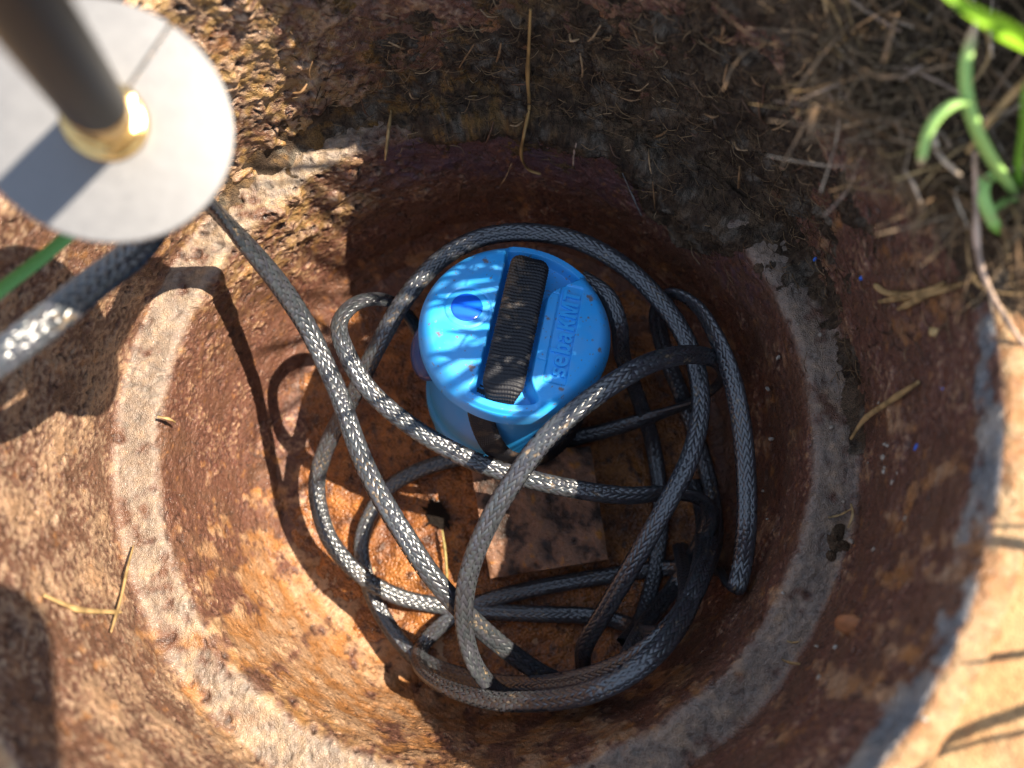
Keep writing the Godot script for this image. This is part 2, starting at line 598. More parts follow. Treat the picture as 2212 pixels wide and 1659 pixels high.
func build_cables() -> void:
	var w := 0.00335
	var lead := []
	for c in [[-260, 900, 0.150, 1.0], [-120, 845, 0.150, 1.0], [0, 772, 0.152, 1.0], [90, 705, 0.156, 1.0], [200, 615, 0.166, 1.0], [290, 545, 0.178, 1.0], [345, 470, 0.192, 1.1], [385, 415, 0.206, 1.25],
			[440, 430, 0.226, 1.3], [520, 515, 0.25, 1.25], [600, 610, 0.268, 1.15], [660, 700, 0.28, 1.05], [700, 780, 0.284, 1.0], [735, 860, 0.281, 1.0], [770, 960, 0.276, 1.0], [810, 1050, 0.27, 1.0], [870, 1150, 0.265, 1.0], [930, 1240, 0.266, 1.0],
			[1000, 1320, 0.272, 1.0], [1090, 1400, 0.285, 1.0], [1180, 1460, 0.297, 1.0], [1270, 1490, 0.307, 1.0], [1330, 1470, 0.32, 1.0], [1360, 1410, 0.334, 1.0],
			[1400, 1340, 0.338, 1.0], [1460, 1262, 0.33, 1.0], [1510, 1180, 0.318, 1.0], [1535, 1110, 0.306, 1.0], [1505, 1075, 0.298, 1.0], [1440, 1066, 0.295, 1.0], [1350, 1070, 0.291, 1.0], [1240, 1056, 0.288, 1.0], [1110, 1026, 0.289, 1.0], [1000, 985, 0.288, 1.0], [890, 922, 0.286, 1.0],
			[800, 845, 0.283, 0.98], [750, 765, 0.283, 0.95], [733, 700, 0.288, 0.9], [770, 655, 0.296, 0.9], [830, 648, 0.305, 0.9], [880, 680, 0.315, 0.9], [930, 760, 0.328, 0.9], [980, 820, 0.335, 0.9]]:
		lead.append([cable_at(c[0], c[1], c[2]), w * c[3]])
	sleeve(lead, "braided_cable", "black braided sleeve running from under the steel plate down to the logger", "cable")
	var loops := []
	for c in [[1470, 1180, 0.36, 1.0], [1485, 1280, 0.36, 1.0], [1450, 1360, 0.357, 1.0], [1400, 1372, 0.354, 1.0], [1365, 1352, 0.352, 1.0], [1280, 1331, 0.353, 1.0], [1150, 1326, 0.352, 1.0], [1040, 1320, 0.347, 1.0], [950, 1308, 0.34, 1.0], [860, 1288, 0.333, 1.0], [780, 1243, 0.329, 1.0], [718, 1175, 0.328, 1.0], [690, 1100, 0.327, 1.0], [686, 1030, 0.326, 1.0], [712, 950, 0.321, 1.0], [765, 850, 0.311, 1.0],
			[812, 755, 0.303, 1.0], [865, 660, 0.298, 1.0], [925, 585, 0.297, 1.0], [990, 535, 0.296, 1.0], [1065, 507, 0.296, 1.0], [1160, 503, 0.296, 1.0], [1260, 525, 0.296, 1.0], [1355, 580, 0.296, 1.0], [1430, 655, 0.295, 1.0], [1480, 730, 0.293, 1.0], [1508, 810, 0.29, 1.0], [1512, 895, 0.286, 1.0], [1490, 990, 0.281, 1.0], [1440, 1090, 0.278, 1.0], [1375, 1205, 0.281, 1.0], [1310, 1315, 0.29, 1.0], [1262, 1400, 0.303, 1.0], [1262, 1462, 0.318, 1.0],
			[1250, 1492, 0.322, 1.0], [1170, 1514, 0.308, 1.0], [1092, 1504, 0.291, 1.0], [1035, 1450, 0.279, 1.0], [1008, 1380, 0.274, 1.0], [1003, 1300, 0.266, 1.0], [1020, 1215, 0.261, 1.0], [1060, 1120, 0.257, 1.0], [1115, 1030, 0.254, 1.0], [1175, 950, 0.252, 1.0], [1250, 882, 0.252, 1.0], [1330, 825, 0.254, 1.0], [1410, 782, 0.26, 1.0], [1490, 766, 0.272, 1.0], [1545, 778, 0.288, 1.0],
			[1560, 815, 0.305, 1.0], [1520, 855, 0.32, 1.0], [1440, 890, 0.332, 1.0], [1300, 932, 0.342, 1.0], [1150, 965, 0.347, 1.0], [1020, 985, 0.349, 1.0], [920, 1010, 0.349, 1.0], [845, 1050, 0.348, 1.0], [800, 1110, 0.347, 1.0], [780, 1180, 0.346, 1.0], [795, 1260, 0.344, 1.0], [835, 1345, 0.342, 1.0], [900, 1420, 0.341, 1.0], [1000, 1462, 0.345, 1.0], [1120, 1480, 0.345, 1.0], [1260, 1465, 0.345, 1.0], [1380, 1415, 0.342, 1.0], [1465, 1335, 0.34, 1.0], [1515, 1245, 0.338, 1.0], [1545, 1150, 0.332, 1.0], [1530, 1030, 0.338, 1.0], [1490, 900, 0.338, 1.0],
			[1440, 770, 0.328, 1.0], [1420, 680, 0.314, 1.0], [1450, 635, 0.302, 1.0], [1505, 662, 0.294, 1.0], [1550, 735, 0.285, 1.0], [1582, 820, 0.28, 1.0], [1602, 920, 0.277, 1.0], [1612, 1030, 0.275, 1.0], [1613, 1130, 0.272, 1.0], [1604, 1215, 0.275, 1.0], [1590, 1268, 0.284, 0.95], [1575, 1262, 0.297, 0.95], [1540, 1228, 0.315, 1.0], [1440, 1228, 0.338, 1.0], [1300, 1246, 0.35, 1.0], [1150, 1272, 0.353, 1.0],
			[1040, 1302, 0.353, 1.0], [960, 1345, 0.352, 1.0], [912, 1395, 0.35, 1.0], [908, 1440, 0.347, 1.0], [955, 1480, 0.342, 1.0], [1060, 1512, 0.34, 1.0], [1190, 1512, 0.34, 1.0], [1300, 1486, 0.34, 1.0], [1400, 1425, 0.345, 1.0], [1470, 1340, 0.348, 1.0], [1510, 1240, 0.35, 1.0], [1520, 1130, 0.35, 1.0], [1500, 1040, 0.35, 1.0]]:
		loops.append([cable_at(c[0], c[1], c[2]), w * c[3]])
	sleeve(loops, "braided_cable", "long black braided sleeve coiled in loops around the blue logger", "cable")
	var third := []
	for c in [[1255, 600, 0.29, 0.9], [1312, 640, 0.285, 0.9], [1338, 705, 0.285, 0.9], [1345, 770, 0.298, 0.9], [1375, 850, 0.325, 0.9], [1410, 960, 0.345, 1.0], [1428, 1100, 0.353, 1.0], [1415, 1230, 0.354, 1.0], [1385, 1340, 0.352, 1.0], [1350, 1390, 0.35, 1.0]]:
		third.append([cable_at(c[0], c[1], c[2]), w * c[3]])
	sleeve(third, "braided_cable", "short dark braided sleeve dropping from the logger's side to the chamber floor", "cable")

# ---------------------------------------------------------------- logger
const CAP_R := 0.0352

const CAP_BLUE := Color(0.03, 0.36, 0.85)

# blue plastic with the mud that sticks to it: a few splashes, specks, thin dust
func soiled(q: Vector3, n_dirt: FastNoiseLite, n_dust: FastNoiseLite) -> Color:
	var mud := Color(0.17, 0.1, 0.045)
	var d := n_dirt.get_noise_3dv(q)
	var col := CAP_BLUE.lerp(Color(0.16, 0.34, 0.62), clampf(0.25 + 0.9 * n_dust.get_noise_3dv(q), 0.0, 0.5) * 0.5)
	var w := smoothstep(0.56, 0.64, d)
	for e in [[0.0245, -0.0165, 0.0014], [-0.0165, -0.0225, 0.0011], [-0.012, 0.022, 0.0013], [0.006, 0.0235, 0.0007], [0.0105, -0.0035, 0.0008], [0.031, 0.004, 0.0008], [-0.026, 0.012, 0.0008], [0.02, 0.0225, 0.0007]]:
		var r := Vector2(q.x - e[0], q.z - e[1]).length()
		w = maxf(w, smoothstep(1.25, 0.75, r / e[2] + 0.9 * d))
	return col.lerp(mud, clampf(w, 0.0, 1.0) * 0.85)

func cap_height(x: float, z: float) -> float:
	var r := Vector2(x, z).length()
	var right := 0.0078 + 0.015 * smoothstep(0.012, 0.031, -z) + 0.006 * smoothstep(0.02, 0.033, z)
	var left := -0.0083 - 0.001 * smoothstep(0.02, 0.034, absf(z)) - 0.004 * smoothstep(0.026, 0.035, z)
	var pad := maxf(smoothstep(right - 0.0008, right + 0.0016, x), smoothstep(left + 0.0008, left - 0.0014, x))
	var top := -0.9 * r * r - 0.0055 * pow(clampf((r - 0.0295) / 0.0057, 0, 1), 2.4)
	var low := -0.0072 + 0.0042 * smoothstep(0.0305, 0.0318, r) - 0.002 * smoothstep(0.0338, 0.0352, r)
	# recessed name panel and thin outlines on the right pad, ring round the button on the left pad
	var u := absf(x - 0.0172) - 0.0031
	var v := absf(z - 0.0005) - 0.0196
	var box := Vector2(maxf(u, 0), maxf(v, 0)).length() + minf(maxf(u, v), 0.0)
	top -= 0.0007 * smoothstep(0.0012, 0.0006, box)
	u = absf(x - 0.0085) - 0.004
	v = absf(z + 0.001) - 0.0135
	box = Vector2(maxf(u, 0), maxf(v, 0)).length() + minf(maxf(u, v), 0.0)
	top -= 0.0003 * bell(box, 0.0005, 0.00022) * smoothstep(0.0095, 0.0105, x)
	var ring := Vector2(x + 0.0187, z + 0.001).length()
	top -= 0.00045 * bell(ring, 0.0083, 0.0004)
	return lerpf(low, top, pad)

func build_logger() -> void:
	var top_at := at_depth(1118, 692, 0.267)
	var axis := Vector3(0.15, 1.0, -0.22).normalized()
	var strap_dir := (at_depth(1046, 850, 0.268) - at_depth(1108, 568, 0.268)).normalized()
	var zax := (strap_dir - axis * strap_dir.dot(axis)).normalized()
	var xax := axis.cross(zax).normalized()
	var t := thing("blue_logger", "bright blue round plastic logger with a black webbing strap over its cap", "logger", "", Transform3D(Basis(xax, axis, zax), top_at))
	# body
	var s := Shape.new()
	lathe(s, [Vector2(0.0335, -0.012), Vector2(0.0335, -0.016), Vector2(0.0322, -0.0175), Vector2(0.0318, -0.03), Vector2(0.0316, -0.055), Vector2(0.033, -0.0565), Vector2(0.0333, -0.0585), Vector2(0.0333, -0.063), Vector2(0.032, -0.065), Vector2(0.031, -0.08), Vector2(0.029, -0.085), Vector2(0.0001, -0.086)], 96, CAP_BLUE * 0.85)
	put(s.mesh(), "body", M.blue_body, t)
	# clear shoulder on one side of the body
	s = Shape.new()
	var nn := 24
	for j in 13:
		var lat := -PI / 2 + PI * j / 12
		for k in nn:
			var a := TAU * k / nn
			s.add(Vector3(-0.0295 + 0.0085 * cos(lat) * cos(a), -0.024 + 0.013 * sin(lat), 0.006 + 0.013 * cos(lat) * sin(a)))
	weave(s, 0, nn, 13, true)
	put(s.mesh(), "shoulder", M.clear_blue, t)
	# cap
	s = Shape.new()
	var n_dirt := noise(520.0, 2, 91)
	var n_dust := noise(90.0, 3, 92)
	var nu := 420
	var nv := 190
	for j in nv:
		var r := CAP_R * j / (nv - 1)
		for k in nu:
			var a := TAU * k / nu
			var q := Vector3(r * cos(a), cap_height(r * cos(a), r * sin(a)), r * sin(a))
			s.add(q, soiled(q, n_dirt, n_dust))
	for extra in [[0.0354, -0.0008], [0.0355, -0.0018], [0.0355, -1.0], [0.0352, -2.0], [0.0345, -3.0]]:
		for k in nu:
			var a := TAU * k / nu
			var h := cap_height(CAP_R * cos(a), CAP_R * sin(a))
			var y: float = h + extra[1] if extra[1] > -0.5 else (-0.0118 if extra[1] == -1.0 else (-0.0126 if extra[1] == -2.0 else -0.0132))
			var q := Vector3(extra[0] * cos(a), y, extra[0] * sin(a))
			s.add(q, soiled(q, n_dirt, n_dust))
	weave(s, 0, nu, nv + 5, true, true)
	var cap := put(s.mesh(), "cap", M.blue, t)
	# raised lettering, reading from the near end of the strap to the far one
	var words := TextMesh.new()
	words.text = "sebaKMT"
	var font := SystemFont.new()
	font.font_names = PackedStringArray(["Droid Sans"])
	font.font_weight = 700
	words.font = font
	words.font_size = 32
	words.pixel_size = 0.0002
	words.depth = 0.0009
	var letters := put(words, "lettering", M.lettering, cap)
	var box := words.get_aabb()
	letters.transform = Transform3D(Basis(Vector3(0, 0, -1), Vector3(-1, 0, 0), Vector3(0, 1, 0)).scaled(Vector3.ONE), Vector3(0.0172, -0.0006, 0.0005))
	letters.scale = Vector3(0.0352 / box.size.x, 0.0066 / box.size.y * 1.0, 1.0)
	var mid := box.get_center()
	letters.position -= letters.transform.basis * Vector3(mid.x, mid.y, 0)
	# button
	s = Shape.new()
	var pr := []
	for j in 11:
		var f := PI / 2 * j / 10
		pr.append(Vector2(0.0058 * cos(f) + 0.00001, 0.0011 * sin(f)))
	lathe(s, pr, 48)
	var button := put(s.mesh(), "button", M.deep_blue, cap)
	button.position = Vector3(-0.0187, cap_height(-0.0187, -0.001) - 0.0001, -0.001)
	# strap over the cap
	webbing(t, "strap", [Vector3(0, -0.016, -0.024), Vector3(0, -0.009, -0.0268), Vector3(0, -0.002, -0.0268), Vector3(0, 0.0012, -0.0245), Vector3(0, 0.0022, -0.02), Vector3(0, 0.0024, -0.008), Vector3(0, 0.0022, 0.005), Vector3(0, 0.002, 0.017), Vector3(0, 0.0014, 0.0235), Vector3(0, -0.0008, 0.0278), Vector3(0, -0.0055, 0.0298), Vector3(0, -0.012, 0.0292)], 0.0071, true)
	webbing(t, "strap_tail", [Vector3(-0.006, -0.006, 0.026), Vector3(-0.006, -0.016, 0.031), Vector3(-0.001, -0.032, 0.0345), Vector3(0.006, -0.045, 0.035), Vector3(0.016, -0.055, 0.031), Vector3(0.026, -0.06, 0.0225), Vector3(0.033, -0.058, 0.01), Vector3(0.035, -0.05, -0.004)], 0.0052, false)

func webbing(parent: Node3D, called: String, pts: Array, half: float, flat_on: bool) -> void:
	var path := smooth_path(pts, 0.00022)
	var n := path.size()
	var nu := 27
	var s := Shape.new()
	var mud := noise(190.0, 3, 81)
	var acc := 0.0
	for k in n:
		var tg := (path[mini(k + 1, n - 1)] - path[maxi(k - 1, 0)]).normalized()
		var side := Vector3.RIGHT
		var nrm := side.cross(tg).normalized() * -1.0
		if flat_on:
			nrm = tg.cross(side).normalized()
		else:
			nrm = Vector3(path[k].x, 0.25 * 0.03, path[k].z).normalized()
			nrm = (nrm - tg * nrm.dot(tg)).normalized()
			side = tg.cross(nrm).normalized()
		var row := acc / 0.00135
		var ends := 1.0
		if flat_on:
			ends = sqrt(clampf(1.0 - pow(clampf((absf(path[k].z - 0.0015) - 0.0235) / 0.0068, 0.0, 0.97), 2.0), 0.0, 1.0))
		for q in nu * 2:
			var e := float(q % nu) / (nu - 1) * 2.0 - 1.0
			if q >= nu:
				e = -e
			var top := q < nu
			var edge := 1.0 - pow(absf(e), 8.0)
			var rib := absf(sin(PI * (row + 0.28 * sin(e * 3.0))))
			var cell := absf(sin(PI * (e * 6.5 + (0.5 if int(floor(row)) % 2 == 0 else 0.0))))
			var th := (0.0009 + 0.0007 * pow(rib, 0.6) * (0.35 + 0.65 * cell)) * edge if top else -0.0008 * edge
			var p := path[k] + side * (e * half * ends * (1.0 + 0.03 * rib)) + nrm * th
			var m := mud.get_noise_3dv(p)
			var col := Color(0.009, 0.01, 0.013)
			if flat_on:
				var w := smoothstep(0.15, -0.75, e + 0.9 * m) * smoothstep(0.006, -0.016, path[k].z + 0.012 * m)
				w = maxf(w, 0.5 * smoothstep(0.35, 0.6, m + 0.3 - absf(path[k].z - 0.001) * 60.0))
				col = col.lerp(Color(0.09, 0.055, 0.033), w * (0.6 + 0.4 * cell))
				if w > 0.4 and top:
					p += nrm * 0.0004 * (w + m)
			else:
				col = col.lerp(Color(0.1, 0.065, 0.04), smoothstep(0.05, 0.5, m) * 0.6)
			s.add(p, col)
		if k < n - 1:
			acc += path[k].distance_to(path[k + 1])
	weave(s, 0, nu * 2, n, true, true)
	put(s.mesh(), called, M.webbing, parent)

# ---------------------------------------------------------------- plate and antenna
func build_antenna() -> void:
	var at := at_depth(230, 264, 0.132)
	var foot := at_depth(196, 244, 0.126)
	var tip := at_depth(24, 14, 0.086)
	var axis := (tip - foot).normalized()
	var xax := (cam_right - axis * cam_right.dot(axis)).normalized()
	var zax := xax.cross(axis).normalized()
	var t := thing("antenna_plate", "round pale steel plate carrying a black stub antenna on a brass nut", "antenna", "", Transform3D(Basis(xax, axis, zax), at))
	# disc with one narrow radial slit
	var s := Shape.new()
	var R := 0.0213
	var n := 160
	var slit_a := atan2(-0.86, 0.52)
	var rows := [[0.003, -0.0008], [0.003, 0.0006], [0.0034, 0.0008], [R - 0.0004, 0.0008], [R - 0.0001, 0.00055], [R, 0.0003], [R, -0.0005], [R - 0.0004, -0.0008], [0.0032, -0.0008]]
	for row in rows:
		for k in n:
			var gap: float = 0.0003 / row[0]
			var a: float = slit_a + gap + (TAU - 2.0 * gap) * k / (n - 1)
			s.add(Vector3(row[0] * cos(a), row[1], row[0] * sin(a)))
	weave(s, 0, n, rows.size(), false)
	put(s.mesh(), "plate", M.steel, t)
	# brass nut: flanged foot, hexagon, collar
	s = Shape.new()
	lathe(s, [Vector2(0.0058, 0.0009), Vector2(0.0058, 0.0016), Vector2(0.0054, 0.002), Vector2(0.0048, 0.0021)], 48)
	var start := s.v.size()
	for row in [[0.0050, 0.002], [0.0053, 0.0023], [0.0053, 0.0048], [0.0050, 0.0052], [0.0042, 0.0052]]:
		for k in 6:
			for e in [-0.06, 0.06]:
				var a: float = TAU * k / 6.0 + e + 0.4
				s.add(Vector3(row[0] * cos(a), row[1], row[0] * sin(a)))
	weave(s, start, 12, 5, true, true)
	lathe(s, [Vector2(0.0043, 0.005), Vector2(0.0043, 0.0112), Vector2(0.004, 0.0116), Vector2(0.003, 0.0117)], 48)
	put(s.mesh(), "brass_nut", M.brass, t).scale = Vector3(1.22, 1.0, 1.22)
	# antenna sheath
	s = Shape.new()
	lathe(s, [Vector2(0.003, 0.0114), Vector2(0.0047, 0.0115), Vector2(0.0051, 0.0119), Vector2(0.0052, 0.0135), Vector2(0.0052, 0.03), Vector2(0.0051, 0.07), Vector2(0.005, 0.0735), Vector2(0.0044, 0.0752), Vector2(0.003, 0.0762), Vector2(0.0001, 0.0765)], 48)
	put(s.mesh(), "antenna_sheath", M.rubber, t)
	# threaded stud under the plate, where the lead comes out
	s = Shape.new()
	var pr := []
	for k in 23:
		pr.append(Vector2(0.0031 if k % 2 == 0 else 0.0027, -0.012 + 0.0005 * k))
	lathe(s, pr, 24)
	put(s.mesh(), "stud", M.brass, t)

# ---------------------------------------------------------------- straw, grass, debris
func stem_colour(base: Color, seed_: int) -> Callable:
	var n := noise(7.0, 2, seed_)
	return func(f: float) -> Color:
		var v := n.get_noise_1d(f)
		return base.lerp(base * 0.45, clampf(0.3 + 1.6 * v, 0.0, 0.85))

func straw(pts: Array, r: float, col: Color, called: String, label: String, category: String, group := "", flat := 0.6) -> Node3D:
	var s := Shape.new()
	var path := smooth_path(pts, 0.0012)
	var ph := rng.randf() * 6.0
	tube(s, path, func(f: float) -> float: return r * (0.55 + 0.45 * sin(PI * clampf(f, 0.06, 0.96))) * (1.0 + 0.3 * pow(absf(sin(f * 7.0 + ph)), 14.0)), 7, flat, stem_colour(col, rng.randi() % 1000))
	return tag(put(s.mesh(), called, M.straw), label, category, group)

func blade(s: Shape, pts: Array, half: float, col: Color, tip: Color) -> void:
	var path := smooth_path(pts, 0.0015)
	var n := path.size()
	var start := s.v.size()
	for k in n:
		var f := float(k) / (n - 1)
		var tg := (path[mini(k + 1, n - 1)] - path[maxi(k - 1, 0)]).normalized()
		var side := tg.cross((CAM - path[k]).normalized() * 0.8 + Vector3(0.3, 0.6, 0.1)).normalized()
		var nrm := side.cross(tg)
		var w := half * minf(1.0, 4.5 * (1.0 - f) + 0.06) * (0.75 + 0.25 * minf(1.0, f * 5.0))
		var c := col.lerp(tip, smoothstep(0.75, 1.0, f))
		s.add(path[k] - side * w + nrm * w * 0.35, c)
		s.add(path[k] - side * w * 0.4 - nrm * w * 0.15, c * 0.92)
		s.add(path[k] + side * w * 0.4 - nrm * w * 0.15, c)
		s.add(path[k] + side * w + nrm * w * 0.35, c * 0.95)
	weave(s, start, 4, n)

func build_grass() -> void:
	var green := Color(0.13, 0.3, 0.03)
	var pale := Color(0.3, 0.5, 0.14)
	var lime := Color(0.22, 0.42, 0.01)
	var buff := Color(0.5, 0.36, 0.22)
	var t := thing("grass_plant", "green grass plant with curled blades leaning over the hole's mouth", "grass")
	var sets := [
		[[[2196, 425, 0.165], [2160, 372, 0.15], [2118, 300, 0.142], [2092, 225, 0.138], [2086, 140, 0.136], [2108, 45, 0.136]], 0.0021, pale, buff],
		[[[2094, 222, 0.138], [2060, 226, 0.137], [2022, 256, 0.138], [2000, 300, 0.14], [1988, 358, 0.142]], 0.0021, pale, buff],
		[[[2205, 412, 0.165], [2165, 385, 0.158], [2132, 386, 0.155], [2122, 420, 0.154], [2138, 465, 0.155], [2158, 505, 0.157]], 0.0022, pale, green],
		[[[2215, 425, 0.166], [2180, 432, 0.161], [2142, 455, 0.159], [2130, 470, 0.16]], 0.0018, pale, pale],
		[[[2206, 420, 0.168], [2200, 360, 0.15], [2212, 270, 0.136], [2216, 180, 0.128]], 0.0013, green, green],
		[[[2212, 430, 0.168], [2200, 395, 0.16], [2180, 385, 0.157]], 0.0012, green, green]]
	for b in sets:
		var s := Shape.new()
		var pts := []
		for p in b[0]:
			pts.append(at_depth(p[0], p[1], p[2]))
		var body: Color = b[2]
		var end: Color = b[3]
		var r: float = b[1] * 0.62
		tube(s, smooth_path(pts, 0.001), func(f: float) -> float: return r * (0.8 + 0.2 * sin(PI * f)) * clampf((1.0 - f) * 9.0 + 0.25, 0.0, 1.0), 10, 0.75, func(f: float) -> Color: return body.lerp(end, smoothstep(0.86, 0.95, f)))
		put(s.mesh(), "blade", M.grass, t)
	var s2 := Shape.new()
	var pts2 := []
	for p in [[2420, 190, 0.165], [2330, 140, 0.14], [2220, 95, 0.126], [2130, 45, 0.12], [2060, 0, 0.118], [1990, -60, 0.12]]:
		pts2.append(at_depth(p[0], p[1], p[2]))
	blade(s2, pts2, 0.0016, lime, lime)
	tag(put(s2.mesh(), "grass_shoot", M.grass), "bright lime grass blade arching high above the straw", "grass")
	s2 = Shape.new()
	pts2 = []
	for p in [[-200, 790, 0.165], [-90, 705, 0.166], [0, 628, 0.168], [80, 566, 0.171], [160, 500, 0.175], [230, 440, 0.18]]:
		pts2.append(at_depth(p[0], p[1], p[2]))
	blade(s2, pts2, 0.0014, Color(0.1, 0.24, 0.05), pale)
	tag(put(s2.mesh(), "grass_shoot", M.grass), "green grass blade crossing under the steel plate beside the cable", "grass")

func tuft(x: float, z: float, n: int, height: float, spread: float, lean: Vector3, label: String, thin := 1.0) -> void:
	var t := thing("grass_tuft", label, "grass", "tall grass tufts growing to the right of the hole")
	for k in n:
		var s := Shape.new()
		var a := rng.randf() * TAU
		var r := spread * sqrt(rng.randf()) * 0.5
		var base := Vector3(x + r * cos(a), 0.004, z + r * sin(a))
		var h := height * rng.randf_range(0.55, 1.1)
		var out := Vector3(cos(a), 0, sin(a)) * rng.randf_range(0.1, 0.5) + lean * rng.randf_range(0.4, 1.2)
		var pts := [base, base + Vector3(0, h * 0.4, 0) + out * h * 0.1, base + Vector3(0, h * 0.75, 0) + out * h * 0.35, base + Vector3(0, h * rng.randf_range(0.85, 1.0), 0) + out * h * 0.8]
		var dry := rng.randf() < 0.35
		var c := Color(0.36, 0.27, 0.13) if dry else Color(0.08, 0.22, 0.03).lerp(Color(0.18, 0.33, 0.05), rng.randf())
		blade(s, pts, rng.randf_range(0.0014, 0.0032) * thin, c, c.lerp(Color(0.4, 0.32, 0.16), 0.4))
		put(s.mesh(), "blade", M.grass, t)

func build_straw() -> void:
	var buff := Color(0.46, 0.3, 0.13)
	var pink := Color(0.5, 0.36, 0.27)
	var brown := Color(0.2, 0.12, 0.06)
	# the long one hanging down the far wall
	var s := []
	for p in [[1146, 20, 0.006], [1143, 90, 0.007], [1140, 170, 0.006], [1143, 230, 0.006], [1132, 290, 0.004], [1126, 335, 0.004], [1140, 365, 0.003], [1168, 376, 0.003]]:
		s.append(on_iron(p[0], p[1], p[2]))
	straw(s, 0.0011, Color(0.42, 0.25, 0.09), "straw", "long split straw hanging straight down the dark far wall", "straw")
	var single := [
		[[[845, 240], [838, 290], [832, 345]], 0.0011, buff, "short thick straw with frayed end on the sunlit crusty wall"],
		[[[1890, 615], [1915, 632], [1965, 636], [2030, 628], [2110, 600]], 0.0012, buff, "forked yellow straw lying across the dark red wall"],
		[[[1900, 652], [1960, 640], [2030, 622]], 0.0011, buff, "lower prong beside the forked yellow straw"],
		[[[1940, 668], [1985, 645], [2040, 610]], 0.001, buff, "slanting prong under the forked yellow straw"],
		[[[1838, 948], [1868, 905], [1920, 868], [1985, 825]], 0.0009, buff, "slender bent straw crossing the ledge above the blue chips"],
		[[[288, 1180], [275, 1230], [262, 1290], [240, 1365]], 0.0008, buff, "long pale straw lying on the sunlit ledge"],
		[[[95, 1285], [140, 1305], [180, 1318], [262, 1322]], 0.0009, buff, "pale straw lying across the sunlit wall beside the ledge straw"],
		[[[340, 900], [365, 905], [378, 912]], 0.0008, buff, "tiny yellow straw on the sunlit ledge beside the plate's shadow"],
		[[[955, 1145], [962, 1200], [966, 1260]], 0.0012, Color(0.34, 0.26, 0.09), "olive straw standing on the chamber floor behind a cable"],
		[[[350, 1850], [355, 1880], [368, 1910]], 0.001, buff, "short straw at the lower rim of the chamber"],
		[[[1245, 310], [1240, 330], [1238, 358]], 0.0006, pink, "small curved rootlet on the purple wall beside the long straw"],
		[[[1345, 375], [1365, 420], [1385, 465]], 0.0005, Color(0.25, 0.25, 0.24), "thin grey thread hanging on the dark far wall"]]
	for e in single:
		s = []
		for p in e[0]:
			s.append(on_iron(p[0], p[1], 0.0028))
		straw(s, e[1], e[2], "straw", e[3], "straw")
	# yellow twig with stubs at the right, sticking out into the light
	var t := thing("straw_twig", "yellow branched straw twig poking out over the dark red wall", "straw twig")
	for e in [[[[2012, 716, 0.195], [2060, 713, 0.19], [2130, 695, 0.184], [2190, 682, 0.182]], 0.0015], [[[2063, 747, 0.19], [2090, 712, 0.187], [2125, 697, 0.185]], 0.0012], [[[2098, 735, 0.188], [2115, 712, 0.186]], 0.001], [[[2102, 672, 0.187], [2104, 690, 0.186], [2096, 708, 0.186]], 0.001]]:
		var sh := Shape.new()
		s = []
		for p in e[0]:
			s.append(at_depth(p[0], p[1], p[2]))
		var r: float = e[1]
		tube(sh, smooth_path(s, 0.001), func(_f: float) -> float: return r, 8, 0.8, stem_colour(Color(0.6, 0.42, 0.18), 5))
		put(sh.mesh(), "stub", M.straw, t)
	# tangle of dry stems in the top right, over the soil
	var kinds := [["buff", buff], ["pinkish", pink], ["dark brown", brown], ["grey-brown", Color(0.24, 0.17, 0.11)], ["pale cream", Color(0.6, 0.47, 0.34)]]
	for k in 300:
		var px := rng.randf_range(1760, 2300)
		var py := rng.randf_range(-60, 300 + (px - 1780) * 0.66)
		if px + (330 - py) * 0.4 < 1850 and rng.randf() < 0.75:
			continue
		var base := at_y(px, py, 0.012)
		var a := rng.randf() * TAU
		var length := rng.randf_range(0.006, 0.032)
		var dir := Vector3(cos(a), rng.randf_range(-0.3, 0.75), sin(a)).normalized()
		var bent := rng.randf() < 0.5
		var bend := Vector3(rng.randf_range(-1, 1), rng.randf_range(-0.5, 0.4), rng.randf_range(-1, 1)) * length * (0.3 if bent else 0.08)
		var kind: Array = kinds[[0, 0, 1, 2, 2, 2, 2, 3, 3, 3, 4][rng.randi() % 11]]
		base.y += rng.randf_range(-0.007, 0.007)
		var words := "%s %s %s straw stem tangled in the soil bank at the hole's mouth" % ["long" if length > 0.018 else "short", "bent" if bent else "straight", kind[0]]
		straw([base, base + dir * length * 0.5 + bend, base + dir * length], rng.randf_range(0.0002, 0.00058), kind[1], "dry_straw", words, "straw", "dry stems tangled in the soil bank", 0.4)
	# tall stems beside the green plant
	for e in [[[[2105, 330, 0.15], [2108, 440, 0.155], [2112, 540, 0.158], [2135, 620, 0.16], [2180, 700, 0.163], [2225, 760, 0.166]], pink, "long pinkish jointed straw hanging beneath the green grass plant"], [[[1765, 20, 0.21], [1800, 90, 0.208], [1850, 170, 0.205]], brown, "short dark jointed straw at the edge of the soil bank"], [[[1905, 250, 0.185], [1960, 330, 0.18], [2040, 400, 0.178], [2120, 500, 0.176]], brown, "long dark jointed straw running from soil to the grass plant"], [[[2240, 150, 0.14], [2190, 200, 0.145], [2130, 270, 0.15], [2090, 330, 0.155]], buff, "buff jointed straw crossing behind the curled green blade"]]:
		s = []
		for p in e[0]:
			s.append(at_depth(p[0], p[1], p[2]))
		straw(s, 0.0007, e[1], "jointed_straw", e[2], "straw", "long jointed stems beside the grass plant", 0.9)
	# fine root hair over soil and far wall
	var sh2 := Shape.new()
